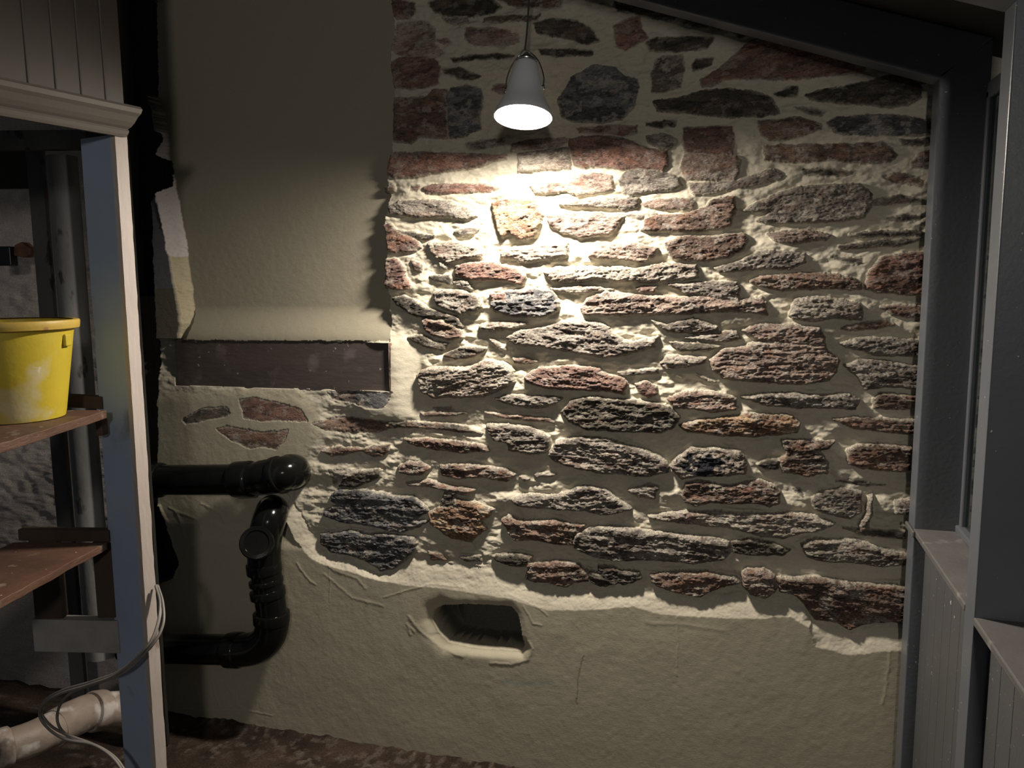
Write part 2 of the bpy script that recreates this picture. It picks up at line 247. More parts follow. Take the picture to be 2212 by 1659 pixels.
# ------------------------------------------------------------------ back wall
# outlines of the stones: crop, kind, projection in mm, outline
STONES = """
A R 8 70,10 170,0 310,30 320,90 250,150 140,165 80,100
A K 8 430,30 560,-30 1000,-30 1090,60 1000,110 900,120 700,150 560,130 490,110
A B 8 1040,-40 1640,-40 1620,50 1500,70 1330,60 1150,30
A G 6 550,150 760,140 800,200 720,210 600,190
A B 8 930,150 1150,135 1430,130 1410,180 1300,190 1050,200 930,185
A P 6 780,250 1000,250 1230,300 1240,360 1100,410 850,400 770,350
A K 8 1380,210 1550,170 1750,180 1880,240 1970,360 1860,390 1700,340 1550,310 1400,290
A P 5 140,200 380,180 480,250 500,400 560,480 480,495 150,480 100,420 130,300
A K 8 630,520 850,490 1100,480 1200,490 1100,520 850,530 650,545
A K 8 1430,450 1700,440 1900,450 1900,490 1650,500 1450,490
A K 8 550,620 700,605 900,680 830,715 720,710 600,660
A B 4 510,350 600,340 640,375 560,390
A R 8 90,560 200,500 480,510 540,600 530,740 380,790 250,800 110,770 85,680
A B 11 130,880 430,870 480,800 600,800 600,1240 350,1220 280,1280 130,1270 105,1080 130,960
A S 11 600,860 640,790 780,760 900,800 920,880 890,1000 900,1150 780,1210 620,1240
A R 6 1020,770 1140,750 1140,820 1080,830 1010,800
Z S 13 1205,215 1235,165 1280,141 1330,146 1352,165 1376,172 1378,195 1368,230 1340,255 1300,264 1240,262 1215,250
A G 8 760,1280 1120,1230 1110,1290 900,1330 800,1330
A P 12 1180,1290 1300,1260 1690,1240 1640,1300 1540,1330 1280,1335 1180,1365
C R 16 70,130 120,110 300,105 700,115 840,120 1010,130 1000,160 880,180 700,230 560,250 450,270 250,300 110,305 60,270 80,200
M R 18 160,560 300,520 560,510 800,540 950,620 1100,670 1330,690 1350,780 1340,880 1270,930 1100,900 950,920 760,910 600,890 400,860 340,880 220,860 190,760
M B 8 250,430 600,390 960,385 950,480 850,510 600,480 280,470
M K 8 1080,350 1440,330 1430,390 1250,410 1090,380
M G 13 1080,520 1300,480 1440,560 1460,600 1340,660 1180,640 1110,590
M R 11 1530,420 1850,400 2110,410 2130,560 2110,720 1540,730
M P 15 1530,745 2150,750 2212,800 2190,960 2140,1040 1850,1030 1560,1030 1500,900
M G 20 760,1040 820,960 930,930 1100,925 1300,960 1480,1020 1510,1110 1400,1160 1150,1180 960,1200 860,1240 800,1180
M P 14 1010,1330 1180,1280 1500,1270 1650,1310 1640,1380 1300,1390 1080,1370
M B 22 1010,1640 1100,1480 1500,1460 1800,1360 1850,1290 2000,1250 2130,1250 2150,1390 2100,1560 2000,1620 1700,1650 1200,1659
M G 24 40,1340 400,1270 860,1250 970,1260 960,1370 800,1400 640,1370 300,1350
C P 22 1330,600 1600,580 1850,590 1950,620 1900,690 1830,750 1720,770 1590,780 1450,750 1350,690
C R 14 340,390 420,360 620,355 850,360 950,385 880,420 700,425 500,435 370,435
C R 8 250,380 320,370 300,415 250,410
C B 14 30,380 110,375 110,410 30,410
C P 16 1190,370 1330,345 1480,350 1560,300 1700,270 1850,300 1860,400 1700,430 1570,450 1480,410 1240,430
C L 16 1100,120 1500,70 1520,230 1350,240 1100,260
C G 22 60,540 150,500 350,490 560,500 720,560 770,610 680,650 500,620 300,625 70,600
C O 34 890,510 1000,480 1230,490 1290,600 1250,720 1230,770 1130,800 1080,790 1030,740 970,790 930,720 900,610
C K 12 150,730 250,740 430,770 400,800 320,800 190,770
C G 16 590,740 700,710 800,710 740,760 640,770
C G 12 1790,590 2212,600 2100,630 1960,620
C L 30 380,830 560,820 780,860 810,920 780,950 640,960 540,985 450,960 400,900
C L 30 960,910 1060,860 1300,840 1500,830 1490,930 1400,950 1300,960 1180,990 1050,950 970,940
C P 26 1660,930 1760,840 2000,830 2180,860 2212,880 2180,940 2080,990 1900,960 1750,950
C R 30 600,1020 700,990 900,980 1090,1040 1160,1090 1120,1160 1040,1140 860,1120 700,1120 600,1090
C G 22 590,1125 700,1135 720,1190 650,1200 600,1170
Z L 32 1173,588 1200,577 1290,577 1370,580 1440,568 1500,572 1510,585 1505,598 1440,607 1390,608 1330,607 1280,603 1230,610 1190,607
C K 24 90,1270 180,1250 280,1290 370,1350 600,1420 650,1500 600,1500 430,1470 350,1430 250,1400 130,1330
C B 24 330,1440 500,1450 640,1530 650,1580 560,1600 400,1560 350,1500
E K 20 220,290 330,270 430,330 540,340 500,400 380,370 270,320
C G 28 420,1230 500,1200 650,1210 790,1260 800,1330 760,1390 640,1400 560,1370 450,1330
C K 16 400,1090 560,1085 600,1150 560,1160 440,1130
C S 34 900,1290 1000,1210 1200,1190 1370,1210 1420,1290 1420,1370 1330,1410 1220,1425 1000,1400 900,1370 880,1310
C R 28 880,1240 1000,1230 1000,1280 900,1290
C L 20 1360,1190 1600,1170 1860,1200 1700,1220 1540,1230 1420,1210
C R 26 2040,1190 2120,1170 2200,1180 2190,1220 2070,1225
C R 22 20,690 80,680 140,740 300,820 320,860 250,900 130,910 60,890 45,800
C R 22 50,960 130,960 190,1030 200,1090 240,1160 220,1200 100,1195 25,1170 50,1080
C B 16 250,970 340,1010 330,1060 270,1060
C L 16 470,980 540,1000 520,1040 480,1030
Z P 32 1252,665 1265,645 1310,630 1400,640 1470,642 1530,640 1600,648 1655,655 1660,680 1600,672 1500,676 1400,682 1300,680 1262,682
E L 24 780,200 900,170 1150,170 1170,190 1050,230 900,240 800,230
E G 34 1010,290 1100,240 1300,220 1480,160 1600,160 1780,190 1830,240 1900,300 2000,340 2212,290 2190,360 2000,420 1900,440 1750,450 1600,420 1300,370 1100,350 1030,320
E L 14 870,300 930,320 1000,370 1000,410 920,360
E K 22 520,420 620,380 700,360 840,380 820,410 740,450 600,460 510,440
E P 18 1060,460 1150,450 1240,480 1200,500 1070,490
E L 36 290,590 330,560 400,540 700,530 820,490 970,490 1060,560 1060,640 1000,690 900,720 830,760 640,770 400,770 320,730 300,650
E R 32 1150,610 1250,540 1500,520 1750,540 1800,590 1950,620 1970,660 1940,740 1800,720 1600,710 1300,690 1170,650
E R 24 2040,670 2120,640 2200,690 2212,740 2140,770 2080,740
E G 16 1890,570 2212,540 2212,580 2050,590 1940,600
E G 26 910,780 1000,750 1200,760 1400,760 1450,780 1400,820 1300,850 1150,850 1000,820
E L 8 420,850 560,850 590,870 500,890 430,880
E B 12 330,890 600,890 700,900 500,915 350,905
E B 14 830,890 1000,910 1350,940 1380,970 1200,960 950,930
Z K 36 1210,890 1230,868 1260,858 1330,862 1400,868 1450,880 1468,905 1455,925 1430,935 1340,932 1270,930 1225,912
E K 16 20,960 250,960 560,980 700,1010 810,1055 600,1040 300,1010 60,1010
E G 28 840,990 1000,990 1180,1010 1340,1090 1350,1150 1310,1215 1150,1220 1020,1190 1010,1130 900,1110
E B 24 190,1100 400,1100 700,1130 850,1160 870,1200 700,1210 450,1190 230,1140
Z G 32 1183,985 1200,955 1250,945 1310,948 1360,965 1420,985 1440,1000 1442,1022 1400,1030 1340,1025 1290,1022 1240,1012 1200,1000
E P 26 140,1320 230,1280 330,1290 380,1340 340,1380 230,1390 150,1370
E B 20 470,1310 600,1300 750,1310 860,1320 1000,1350 1070,1390 1010,1440 920,1430 800,1400 600,1420 490,1390
E P 14 1110,1400 1150,1395 1190,1420 1160,1440
E G 14 1230,1390 1330,1370 1400,1380 1370,1400 1250,1410
E P 22 200,1450 380,1430 550,1480 750,1510 700,1550 600,1540 420,1490 220,1470
G B 14 130,90 250,60 450,70 660,35 655,90 600,130 530,140 440,90 330,110 200,130
G K 16 310,290 420,250 600,240 590,290 520,330 400,380 260,380
G L 8 190,250 420,250 300,300 220,370 200,320
G S 24 200,440 270,400 450,400 640,440 700,450 850,460 960,540 980,570 850,640 980,650 880,700 750,740 640,720 480,680 290,660 140,600 150,560 260,520 200,490
G O 28 970,590 1080,540 1200,480 1350,510 1490,560 1460,600 1390,650 1430,720 1380,750 1300,820 1160,790 1080,740 1000,670
G K 22 1090,430 1190,430 1200,510 1110,530 1080,490
G S 26 110,760 350,730 500,760 640,750 860,780 880,830 850,900 800,950 700,1030 600,1050 520,990 380,930 200,900 120,840
G B 14 980,890 1080,910 1120,960 1000,960
G B 22 1490,960 1600,910 1800,930 1790,1010 1690,1020 1550,990
G K 16 1230,940 1390,930 1400,970 1280,975
I G 30 350,450 450,400 640,390 900,400 1150,300 1300,290 1500,340 1600,440 1780,560 1680,590 1480,630 1300,600 1100,570 950,560 700,550 500,530 390,500
I B 30 230,700 300,640 450,700 750,700 900,690 1100,740 1230,760 1160,880 1100,1000 850,970 700,940 380,930 300,820
Z G 34 1240,1160 1275,1142 1330,1138 1400,1150 1450,1155 1500,1162 1555,1165 1575,1172 1580,1195 1560,1210 1500,1220 1450,1215 1390,1210 1330,1212 1270,1200 1240,1185
Z K 24 1582,1170 1620,1165 1670,1175 1708,1190 1690,1200 1620,1200 1586,1195
I B 30 520,1210 700,1200 1000,1190 1150,1220 1250,1310 1280,1420 1100,1450 1020,1500 900,1470 750,1430 620,1430 520,1390 560,1290
I K 32 1270,1320 1400,1330 1380,1260 1580,1260 1640,1290 1880,1310 1900,1400 1700,1460 1640,1440 1480,1480 1400,1480 1290,1420
I K 22 120,1120 350,1090 560,1110 560,1200 420,1240 300,1220 170,1170
H B 34 780,240 900,220 1100,230 1250,250 1280,290 1180,310 1110,330 1060,360 1000,350 930,340 870,320 800,290
H P 50 1290,240 1320,215 1420,215 1470,250 1490,320 1430,370 1350,350 1300,300
H B 34 1490,260 1700,260 2050,300 2220,310 2220,510 2040,510 1930,530 1890,550 1830,510 1700,490 1650,420 1600,360 1510,330
Z L 28 1730,1180 1760,1165 1850,1170 1900,1185 1960,1200 1960,1222 1900,1225 1860,1218 1790,1215 1745,1205
B K 8 70,-20 250,-20 330,20 480,80 450,115 300,110 100,60
B R 8 80,160 150,120 240,110 250,180 300,240 230,270 150,310 90,290 80,230
B K 8 280,270 350,240 500,230 710,240 670,310 500,325 300,320
B G 10 340,380 400,355 510,350 520,420 500,550 400,580 320,580 320,470
B K 6 570,420 600,380 710,370 700,410 580,450
B B 8 520,90 650,110 800,150 760,180 600,150 520,130
B K 6 820,190 900,180 940,220 870,230
B R 11 630,510 760,430 870,330 950,260 1050,230 1250,260 1500,310 1720,380 1650,460 1500,470 1300,490 1100,500 900,500 760,510 700,540 640,540
B K 14 330,640 500,620 640,570 780,560 950,580 1080,620 1130,710 1000,745 780,740 500,710 350,700
B K 6 1100,590 1180,550 1250,550 1250,600 1150,615
B K 14 1310,600 1380,575 1600,540 1830,480 1990,490 2040,560 2040,610 1950,660 1850,680 1700,670 1500,650 1340,630
B K 12 1950,440 2100,480 2120,530 2040,530 1960,490
B K 6 1230,685 1350,690 1430,715 1400,735 1320,720
B B 12 1000,770 1250,745 1390,790 1400,820 1200,880 1060,890 1010,860
B S 12 1440,780 1500,750 1800,730 1980,750 2100,770 2100,860 1900,860 1700,860 1560,860 1480,830
B K 12 1900,890 2100,880 2100,910 1920,915
B B 14 1030,930 1300,920 1600,915 1780,905 1850,950 1880,980 1840,1030 1650,1035 1450,1020 1200,1030 1040,1010
B B 12 1970,1040 2020,980 2100,960 2100,1070 1980,1060
B K 6 1290,1080 1450,1080 1600,1100 1500,1120 1310,1110
B B 8 1800,1120 1900,1100 2060,1150 2050,1180 1850,1150
B G 14 550,1170 850,1150 1050,1090 1100,1080 1160,1120 1120,1150 900,1190 700,1230 590,1240
B G 20 900,1340 1000,1280 1250,1190 1400,1180 1640,1170 1730,1230 1720,1320 1680,1380 1500,1410 1250,1415 1050,1415 990,1400 1100,1340
B K 12 1700,1290 1800,1260 1900,1240 2040,1280 1900,1290 1780,1305
B K 8 1830,1395 1950,1370 2040,1380 2030,1400 1880,1410
D B 24 130,280 230,220 450,220 760,200 790,260 760,330 650,380 480,420 300,410 190,390
D P 22 950,200 1130,170 1250,170 1450,210 1430,240 1280,260 1150,290 1000,250
D K 14 1600,210 1700,190 1950,180 2190,190 2190,210 1900,215 1700,220
D K 14 1520,300 1700,270 1900,250 2150,230 2190,240 2000,290 1700,310 1550,320
D G 24 530,480 700,430 880,340 1100,340 1250,370 1260,430 1130,480 900,480 700,500 580,510
D K 10 1480,390 1700,400 1700,440 1560,430
D R 24 1730,640 1760,520 1860,400 2000,360 2210,350 2210,690 2000,680 1850,670
D B 26 820,580 900,540 1150,520 1450,520 1600,550 1700,600 1700,650 1500,640 1200,650 1050,650 900,620
D G 28 150,610 350,590 700,590 730,640 720,740 620,720 450,690 300,680
D P 22 750,720 900,710 950,760 850,780 760,760
D L 32 1120,860 1180,720 1350,700 1500,720 1700,770 1720,830 1700,880 1500,870 1350,890 1180,890
D B 16 1860,790 2000,770 2190,790 2190,870 1950,850
D G 24 20,900 150,930 350,880 550,940 560,980 400,1000 150,980
D G 20 300,1030 500,1000 700,980 740,1040 600,1060 400,1060
D K 16 170,1070 380,1070 600,1100 500,1120 250,1140
Z P 36 1535,780 1560,757 1600,752 1640,740 1700,742 1785,745 1790,760 1815,780 1810,805 1790,822 1740,830 1680,828 1620,825 1565,815 1540,800
Z P 28 1605,712 1640,702 1700,702 1770,708 1782,728 1783,744 1700,741 1640,738
D L 22 100,1230 150,1180 350,1180 470,1190 450,1230 300,1260 150,1280
D B 16 1540,950 1700,910 1900,900 1960,930 1800,960 1600,970
D G 24 1540,1080 1700,1030 1900,1040 2170,1060 2170,1180 1950,1170 1800,1170 1700,1130 1600,1110
D G 26 1570,1250 1700,1210 1900,1220 2160,1260 2160,1440 1900,1420 1740,1440 1690,1370 1630,1300
D L 12 370,1320 450,1350 530,1390 470,1390
D P 28 150,1510 300,1460 600,1480 700,1530 700,1610 520,1630 350,1600 200,1590
D G 28 740,1510 900,1480 1150,1470 1400,1500 1600,1480 1690,1520 1650,1600 1500,1590 1200,1590 900,1560
D B 22 1800,1530 1850,1480 2140,1490 2140,1600 1800,1590
F O 30 250,260 400,210 650,190 850,160 1150,180 1220,240 1190,310 1000,330 850,350 600,340 300,300
F B 24 1480,210 1640,190 1900,210 2140,210 2140,330 1900,310 1650,280
F B 28 1060,380 1250,370 1490,390 1440,440 1350,460 1430,560 1430,640 1280,660 1080,630 1040,530 1120,500 1090,440
F K 18 870,570 930,540 1030,530 1040,600 960,610
F B 28 1590,460 1700,410 1900,420 2110,440 2110,620 1850,620 1700,600 1600,560
F L 30 170,580 250,500 350,440 550,440 740,470 790,580 770,640 600,660 400,665 270,680 200,620
F B 30 270,790 300,720 420,700 620,740 750,720 880,700 1000,740 1050,800 1050,880 960,910 860,880 700,880 500,880 380,900 290,870
F K 6 1160,770 1210,760 1240,820 1190,800
F G 22 1310,840 1400,780 1550,750 1700,790 1700,950 1620,1000 1450,970 1320,920
F G 22 1980,860 2090,850 2090,960 1970,960
F L 34 1770,840 1800,820 1790,900 1770,1080 1700,1110 1690,1060 1740,960
F K 12 1560,1080 1700,1090 1900,1100 2050,1100 2050,1160 1700,1130
F L 28 0,980 300,950 700,960 1100,960 1300,980 1490,1050 1400,1090 1200,1120 1080,1160 900,1140 700,1080 500,1060 300,1040 50,1010
F K 8 1500,700 1600,690 1890,740 1700,730
I G 20 1880,290 2000,250 2120,300 2050,430 1880,420 1750,350
J K 5 370,760 450,710 530,670 720,655 740,700 700,730 560,750 480,780 400,785
J R 6 820,600 930,580 1050,610 1200,640 1310,680 1360,770 1200,760 1000,765 860,740
J B 6 640,830 720,810 850,830 1000,860 1200,840 1190,900 1110,990 1020,970 900,980 760,920
J S 4 1510,540 2040,540 1990,620 1960,660 1850,660 1700,620 1550,590
J B 9 1400,790 1550,750 1700,750 1950,770 2030,820 1900,860 1700,870 1500,840
"""
CROPS = {'A': (820, 0, 4.148), 'B': (1300, 0, 2.9493), 'C': (820, 300, 3.6867), 'D': (1400, 450, 3.6867), 'E': (820, 650, 3.6867),
         'F': (1400, 850, 3.6867), 'G': (660, 950, 3.6867), 'H': (1100, 1150, 2.572), 'I': (1040, 1000, 5.53), 'J': (300, 700, 3.6867),
         'M': (1200, 200, 5.53), 'Z': (0, 0, 1.0)}
PAL = {  # two real stone colours each, plus amount of pale lichen / old lime
    'R': ((.255, .150, .122), (.165, .108, .092), .20), 'B': ((.225, .155, .122), (.130, .092, .075), .30),
    'G': ((.26, .235, .205), (.145, .125, .110), .40), 'S': ((.165, .165, .170), (.090, .088, .092), .28),
    'P': ((.32, .245, .205), (.200, .150, .128), .34), 'K': ((.105, .092, .074), (.058, .052, .045), .14),
    'L': ((.36, .325, .275), (.23, .190, .160), .45), 'O': ((.36, .255, .165), (.20, .125, .085), .30)}
def pxw(x, y, Y=0.0):
    p = onY(x, y, Y); return (p[0], p[2])
def poly(pts, Y=0.0): return np.array([pxw(x, y, Y) for x, y in pts])
def zpts(s): return [tuple(float(v) for v in q.split(',')) for q in s.split()]

xs = np.concatenate([np.arange(-3.1, -2.02, .015), np.arange(-2.02, .475, .0023), np.arange(.48, .75, .03)])
zs = np.concatenate([np.arange(-.03, 2.56, .0023), np.arange(2.58, 2.95, .04)])
XX, ZZ = np.meshgrid(xs, zs)
wx = XX + .010*fbm(XX*22, ZZ*30, 3, 5) + .004*fbm(XX*130, ZZ*160, 2, 8)
wz = ZZ + .007*fbm(XX*26, ZZ*34, 3, 15) + .004*fbm(XX*140, ZZ*170, 2, 18)

def pdist(P, X, Z):
    """signed distance (inside positive) to closed polygon"""
    ins = np.zeros(X.shape, bool); d2 = np.full(X.shape, 1e9)
    n = len(P)
    for i in range(n):
        x0, z0 = P[i]; x1, z1 = P[(i+1) % n]
        ex, ez = x1-x0, z1-z0; L2 = ex*ex+ez*ez+1e-12
        t = np.clip(((X-x0)*ex+(Z-z0)*ez)/L2, 0, 1)
        d2 = np.minimum(d2, (X-x0-t*ex)**2+(Z-z0-t*ez)**2)
        if abs(z1-z0) > 1e-9:
            c = ((z0 > Z) != (z1 > Z)) & (X < (x1-x0)*(Z-z0)/(z1-z0)+x0); ins ^= c
    d = np.sqrt(d2); return np.where(ins, d, -d)
def ldist(P, X, Z):
    d2 = np.full(X.shape, 1e9)
    for i in range(len(P)-1):
        x0, z0 = P[i]; x1, z1 = P[i+1]; ex, ez = x1-x0, z1-z0; L2 = ex*ex+ez*ez+1e-12
        t = np.clip(((X-x0)*ex+(Z-z0)*ez)/L2, 0, 1); d2 = np.minimum(d2, (X-x0-t*ex)**2+(Z-z0-t*ez)**2)
    return np.sqrt(d2)
def window(P, pad):
    a = np.searchsorted(xs, P[:, 0].min()-pad); b = np.searchsorted(xs, P[:, 0].max()+pad)
    c = np.searchsorted(zs, P[:, 1].min()-pad); d = np.searchsorted(zs, P[:, 1].max()+pad)
    return slice(c, d), slice(a, b)

H = np.zeros(XX.shape); COLR = np.zeros(XX.shape+(3,)); GR = np.zeros(XX.shape)
# mortar: brushed lime, gently lumpy
mort = .030*fbm(XX*10, ZZ*21, 3, 31) + .011*fbm(XX*40, ZZ*70, 3, 33)
MORT = np.array([.49, .455, .370]); PLAS = np.array([.405, .373, .285])
tone = 1 + .22*fbm(XX*7, ZZ*9, 3, 41)
COLR[:] = MORT*tone[..., None]
GR[:] = .10
H += mort
# --- base levels
upper = poly(zpts('340,-60 322,0 326,200 345,260 352,330 372,430 388,520 400,600 412,700 408,735 848,737 846,700 840,640 832,600 838,520 830,480 840,430 834,385 848,330 852,220 842,130 850,60 838,-60'))
dU = pdist(upper, wx, wz)
mU = dU > 0
zb = pxw(600, 735)[1]
flare = sstep(.115, 0.0, ZZ-zb)
lev_u = -.035 + .050*flare + .004*fbm(XX*4, ZZ*4, 2, 51)
# ramp facing right along the plaster's broken left edge
le = poly(zpts('352,290 372,430 388,520 400,600 412,700 408,735'))
dle = ldist(le, wx, wz)
H = np.where(mU, lev_u, H)
COLR[mU] = PLAS*.74; GR[mU] = .04
# lower plaster
B1 = zpts('560,1010 640,1085 665,1130 690,1175 702,1195 760,1208 825,1238 860,1222 890,1203 940,1212 1000,1218 1060,1225 1110,1243 1150,1258 1200,1264 1300,1275 1370,1272 1450,1280 1520,1290 1600,1278 1656,1297 1741,1313 1757,1344 1800,1350 1835,1368 1893,1348 1990,1346')
B2 = zpts('520,1030 620,1110 645,1160 680,1200 709,1212 823,1246 885,1258 972,1266 1107,1286 1189,1312 1294,1308 1372,1302 1430,1319 1594,1328 1706,1324 1745,1345 1760,1388 1827,1404 1909,1398 1990,1395')
lowp = poly(B2 + zpts('1990,1800 100,1800 100,840 640,840 690,870 700,930 660,1000 600,1010'))
dL = pdist(lowp, wx, wz)
band = poly(B1 + B2[::-1]); dB = pdist(band, wx, wz)
d1 = ldist(poly(B1), wx, wz); d2 = ldist(poly(B2), wx, wz)
inb = (dB > 0) & (dL <= 0)
LV = .030
soft_left = sstep(-.09, .05, pxw(640, 900)[0]-XX)      # gentle merge towards the stones at upper left
lowlev = LV + .003*fbm(XX*5, ZZ*5, 3, 61) + .0012*fbm(XX*22, ZZ*12, 3, 63)
upz_ = sstep(pxw(0, 1125)[1], pxw(0, 1070)[1], ZZ); mix_l = sstep(-.10, .05, dL)*upz_
tmask = (dL > 0)
H = np.where(~mU & ~tmask & ~inb, H*(1-mix_l)+(lowlev-.012)*mix_l, H)
H = np.where(tmask & ~mU, lowlev*(1-upz_)+(mort*(1-mix_l)+(lowlev-.012)*mix_l)*upz_, H)
H = np.where(inb & ~tmask, mort*.4*(d2/(d1+d2+1e-6)) + lowlev*(d1/(d1+d2+1e-6))**.8, H)
lm = tmask & ~mU
COLR[lm] = (PLAS*(1+.10*fbm(XX*3, ZZ*3, 3, 71))[..., None])[lm]; GR[lm] = .05
# right-hand edge of the lintel: mortar falls away towards the stones
fx0 = pxw(850, 800)[0]; fx1 = pxw(915, 800)[0]
zz0 = pxw(850, 905)[1]; zz1 = pxw(850, 738)[1]
fm = sstep(zz0-.05, zz0+.03, ZZ)*sstep(zz1+.05, zz1-.02, ZZ)
ramp = .026*(1-sstep(fx0, fx1, XX))
lw = sstep(pxw(820, 800)[0]-.16, pxw(838, 800)[0], XX)*sstep(fx1+.02, fx1-.015, XX)*fm
H = np.where(~mU & (XX > fx0-.30) & (ZZ < zz1+.05), H*(1-lw)+lw*(ramp+.15*mort), H)
# left ragged edge, recess beside it with the partition's shade put into its colour
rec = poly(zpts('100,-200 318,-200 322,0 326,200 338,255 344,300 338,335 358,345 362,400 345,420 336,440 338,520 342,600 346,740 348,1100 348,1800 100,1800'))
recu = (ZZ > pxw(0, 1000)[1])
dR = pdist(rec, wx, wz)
rw = .030+.020*sstep(pxw(0, 700)[1], pxw(0, 420)[1], ZZ)+.008*fbm(XX*30, ZZ*18, 3, 76)
rampL = (dle < rw) & (~mU) & (XX < pxw(412, 700)[0]+.01) & (ZZ < pxw(352, 285)[1]) & (ZZ > zb)
tr = np.clip(dle/.045, 0, 1)
H = np.where(rampL, -.035+.060*tr, H)
leftz = (~mU) & (XX < pxw(420, 700)[0]) & (ZZ > zb)
H = np.where(leftz & ~rampL, .022, H)
wn = fbm(XX*40, ZZ*25, 3, 77)
COLR[leftz] = (.17, .155, .125)
white = rampL & (ZZ > pxw(0, 560)[1]+.03*wn)
COLR[white] = (.56, .52, .53)
wh2 = leftz & ~rampL & (ZZ > pxw(0, 625)[1]) & (ZZ < pxw(0, 300)[1])
COLR[wh2] = (.20, .20, .21)
creamy = rampL & ~white
COLR[creamy] = (.42, .375, .26)
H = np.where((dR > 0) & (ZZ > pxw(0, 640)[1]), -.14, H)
COLR[(dR > 0) & (ZZ > pxw(0, 640)[1])] = (.045, .040, .035)  # near-black colour stands in for the shade behind the partition
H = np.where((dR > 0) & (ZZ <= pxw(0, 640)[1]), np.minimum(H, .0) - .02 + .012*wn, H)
COLR[(dR > 0) & (ZZ <= pxw(0, 640)[1])] = (.085, .075, .060)  # lower strip: partition's shade painted in as a dark tone
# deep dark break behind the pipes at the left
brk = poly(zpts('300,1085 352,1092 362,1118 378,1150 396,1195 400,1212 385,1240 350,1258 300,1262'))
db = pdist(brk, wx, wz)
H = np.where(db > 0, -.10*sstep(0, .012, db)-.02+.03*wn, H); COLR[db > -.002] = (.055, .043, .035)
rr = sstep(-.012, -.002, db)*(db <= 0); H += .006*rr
# interior of the cupboard: rough pinkish render
inn = (XX < pxw(262, 700)[0])
H = np.where(inn, .0+.012*fbm(XX*30, ZZ*30, 4, 80), H)
COLR[inn] = (.58, .52, .49); GR[inn] = .5
# --- niche
nic = poly(zpts('930,1340 934,1322 955,1311 1000,1306 1060,1308 1105,1311 1118,1330 1124,1360 1131,1398 1124,1411 1080,1409 1020,1404 965,1392 945,1370'), -.03)
dn = pdist(nic, XX+.004*fbm(XX*14, ZZ*14, 2, 5), ZZ+.004*fbm(XX*14, ZZ*14, 2, 6))
rimd = np.clip(-dn, 0, 1)
side = sstep(-.01, .03, pxw(1040, 1360)[1]-ZZ)
lft = sstep(.0, .08, pxw(1000, 1360)[0]-XX)
H = np.where(dn <= 0, H - (.017*np.maximum(side, .9*lft)+.004)*np.exp(-(rimd/(.014+.012*lft))**2) + .002*fbm(XX*30, ZZ*30, 2, 9)*np.exp(-(rimd/.04)**2), H)
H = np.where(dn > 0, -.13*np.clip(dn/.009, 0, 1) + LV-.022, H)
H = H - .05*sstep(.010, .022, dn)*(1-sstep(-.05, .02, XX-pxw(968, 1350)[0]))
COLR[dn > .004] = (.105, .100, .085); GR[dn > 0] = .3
# --- plaster marks: trowel lines, drips, blue smear
def mark(pts, wd, dh, colr=None, k=1.0):
    global H
    P = poly(zpts(pts), -.03); sl = window(P, .06); d = ldist(P, wx[sl], wz[sl]); g = np.exp(-(d/(wd*1.25))**2)
    H[sl] += dh*.42*g
    if colr is not None: COLR[sl] = COLR[sl]*(1-k*g[..., None]) + np.array(colr)*k*g[..., None]
for a in [('690,1205 720,1230 770,1250 790,1270', .004, .0025), ('700,1240 760,1290 830,1310', .004, .0022), ('712,1215 712,1300', .002, .0015),
          ('640,1215 660,1245 680,1262', .003, .003), ('830,1290 930,1262 1000,1270', .003, .0022), ('885,1335 905,1360 950,1400 1000,1418', .005, .004),
          ('1100,1285 1160,1310 1180,1330', .003, .0025), ('1130,1310 1150,1345 1170,1350', .003, .0025), ('1462,1332 1464,1400 1462,1460', .002, .0016),
          ('1550,1318 1552,1332', .002, .002), ('1925,1400 1915,1480 1905,1520', .003, .002), ('1140,1385 1150,1400 1140,1425 1105,1436 1060,1432', .004, .004),
          ('1395,1345 1480,1350 1560,1362', .005, .0015), ('885,1370 880,1350 895,1365', .004, .003), ('360,1100 420,1125 440,1160', .004, .003),
          ('375,1110 400,1160 420,1180', .005, .004), ('430,1090 470,1110 480,1130', .004, .003)]:
    mark(*a)
mark('1262,1418 1250,1470 1245,1525', .0016, -.002, (.12, .11, .085), .6)
mark('1085,1473 1140,1477 1190,1474', .007, .0, (.24, .31, .31), .38)
for a in ['422,1475 430,1510 445,1530', '458,1470 466,1505 474,1528', '484,1472 490,1485 498,1497', '510,1500 512,1525 530,1532', '380,1532 450,1534 540,1535 590,1546']:
    mark(a, .0022, .002, (.42, .40, .33), .7)
# --- lintel pocket
pk = poly(zpts('383,737 849,741 850,843 383,831')); dpk = pdist(pk, XX, ZZ)
H = np.where(dpk > 0, -.03, H)
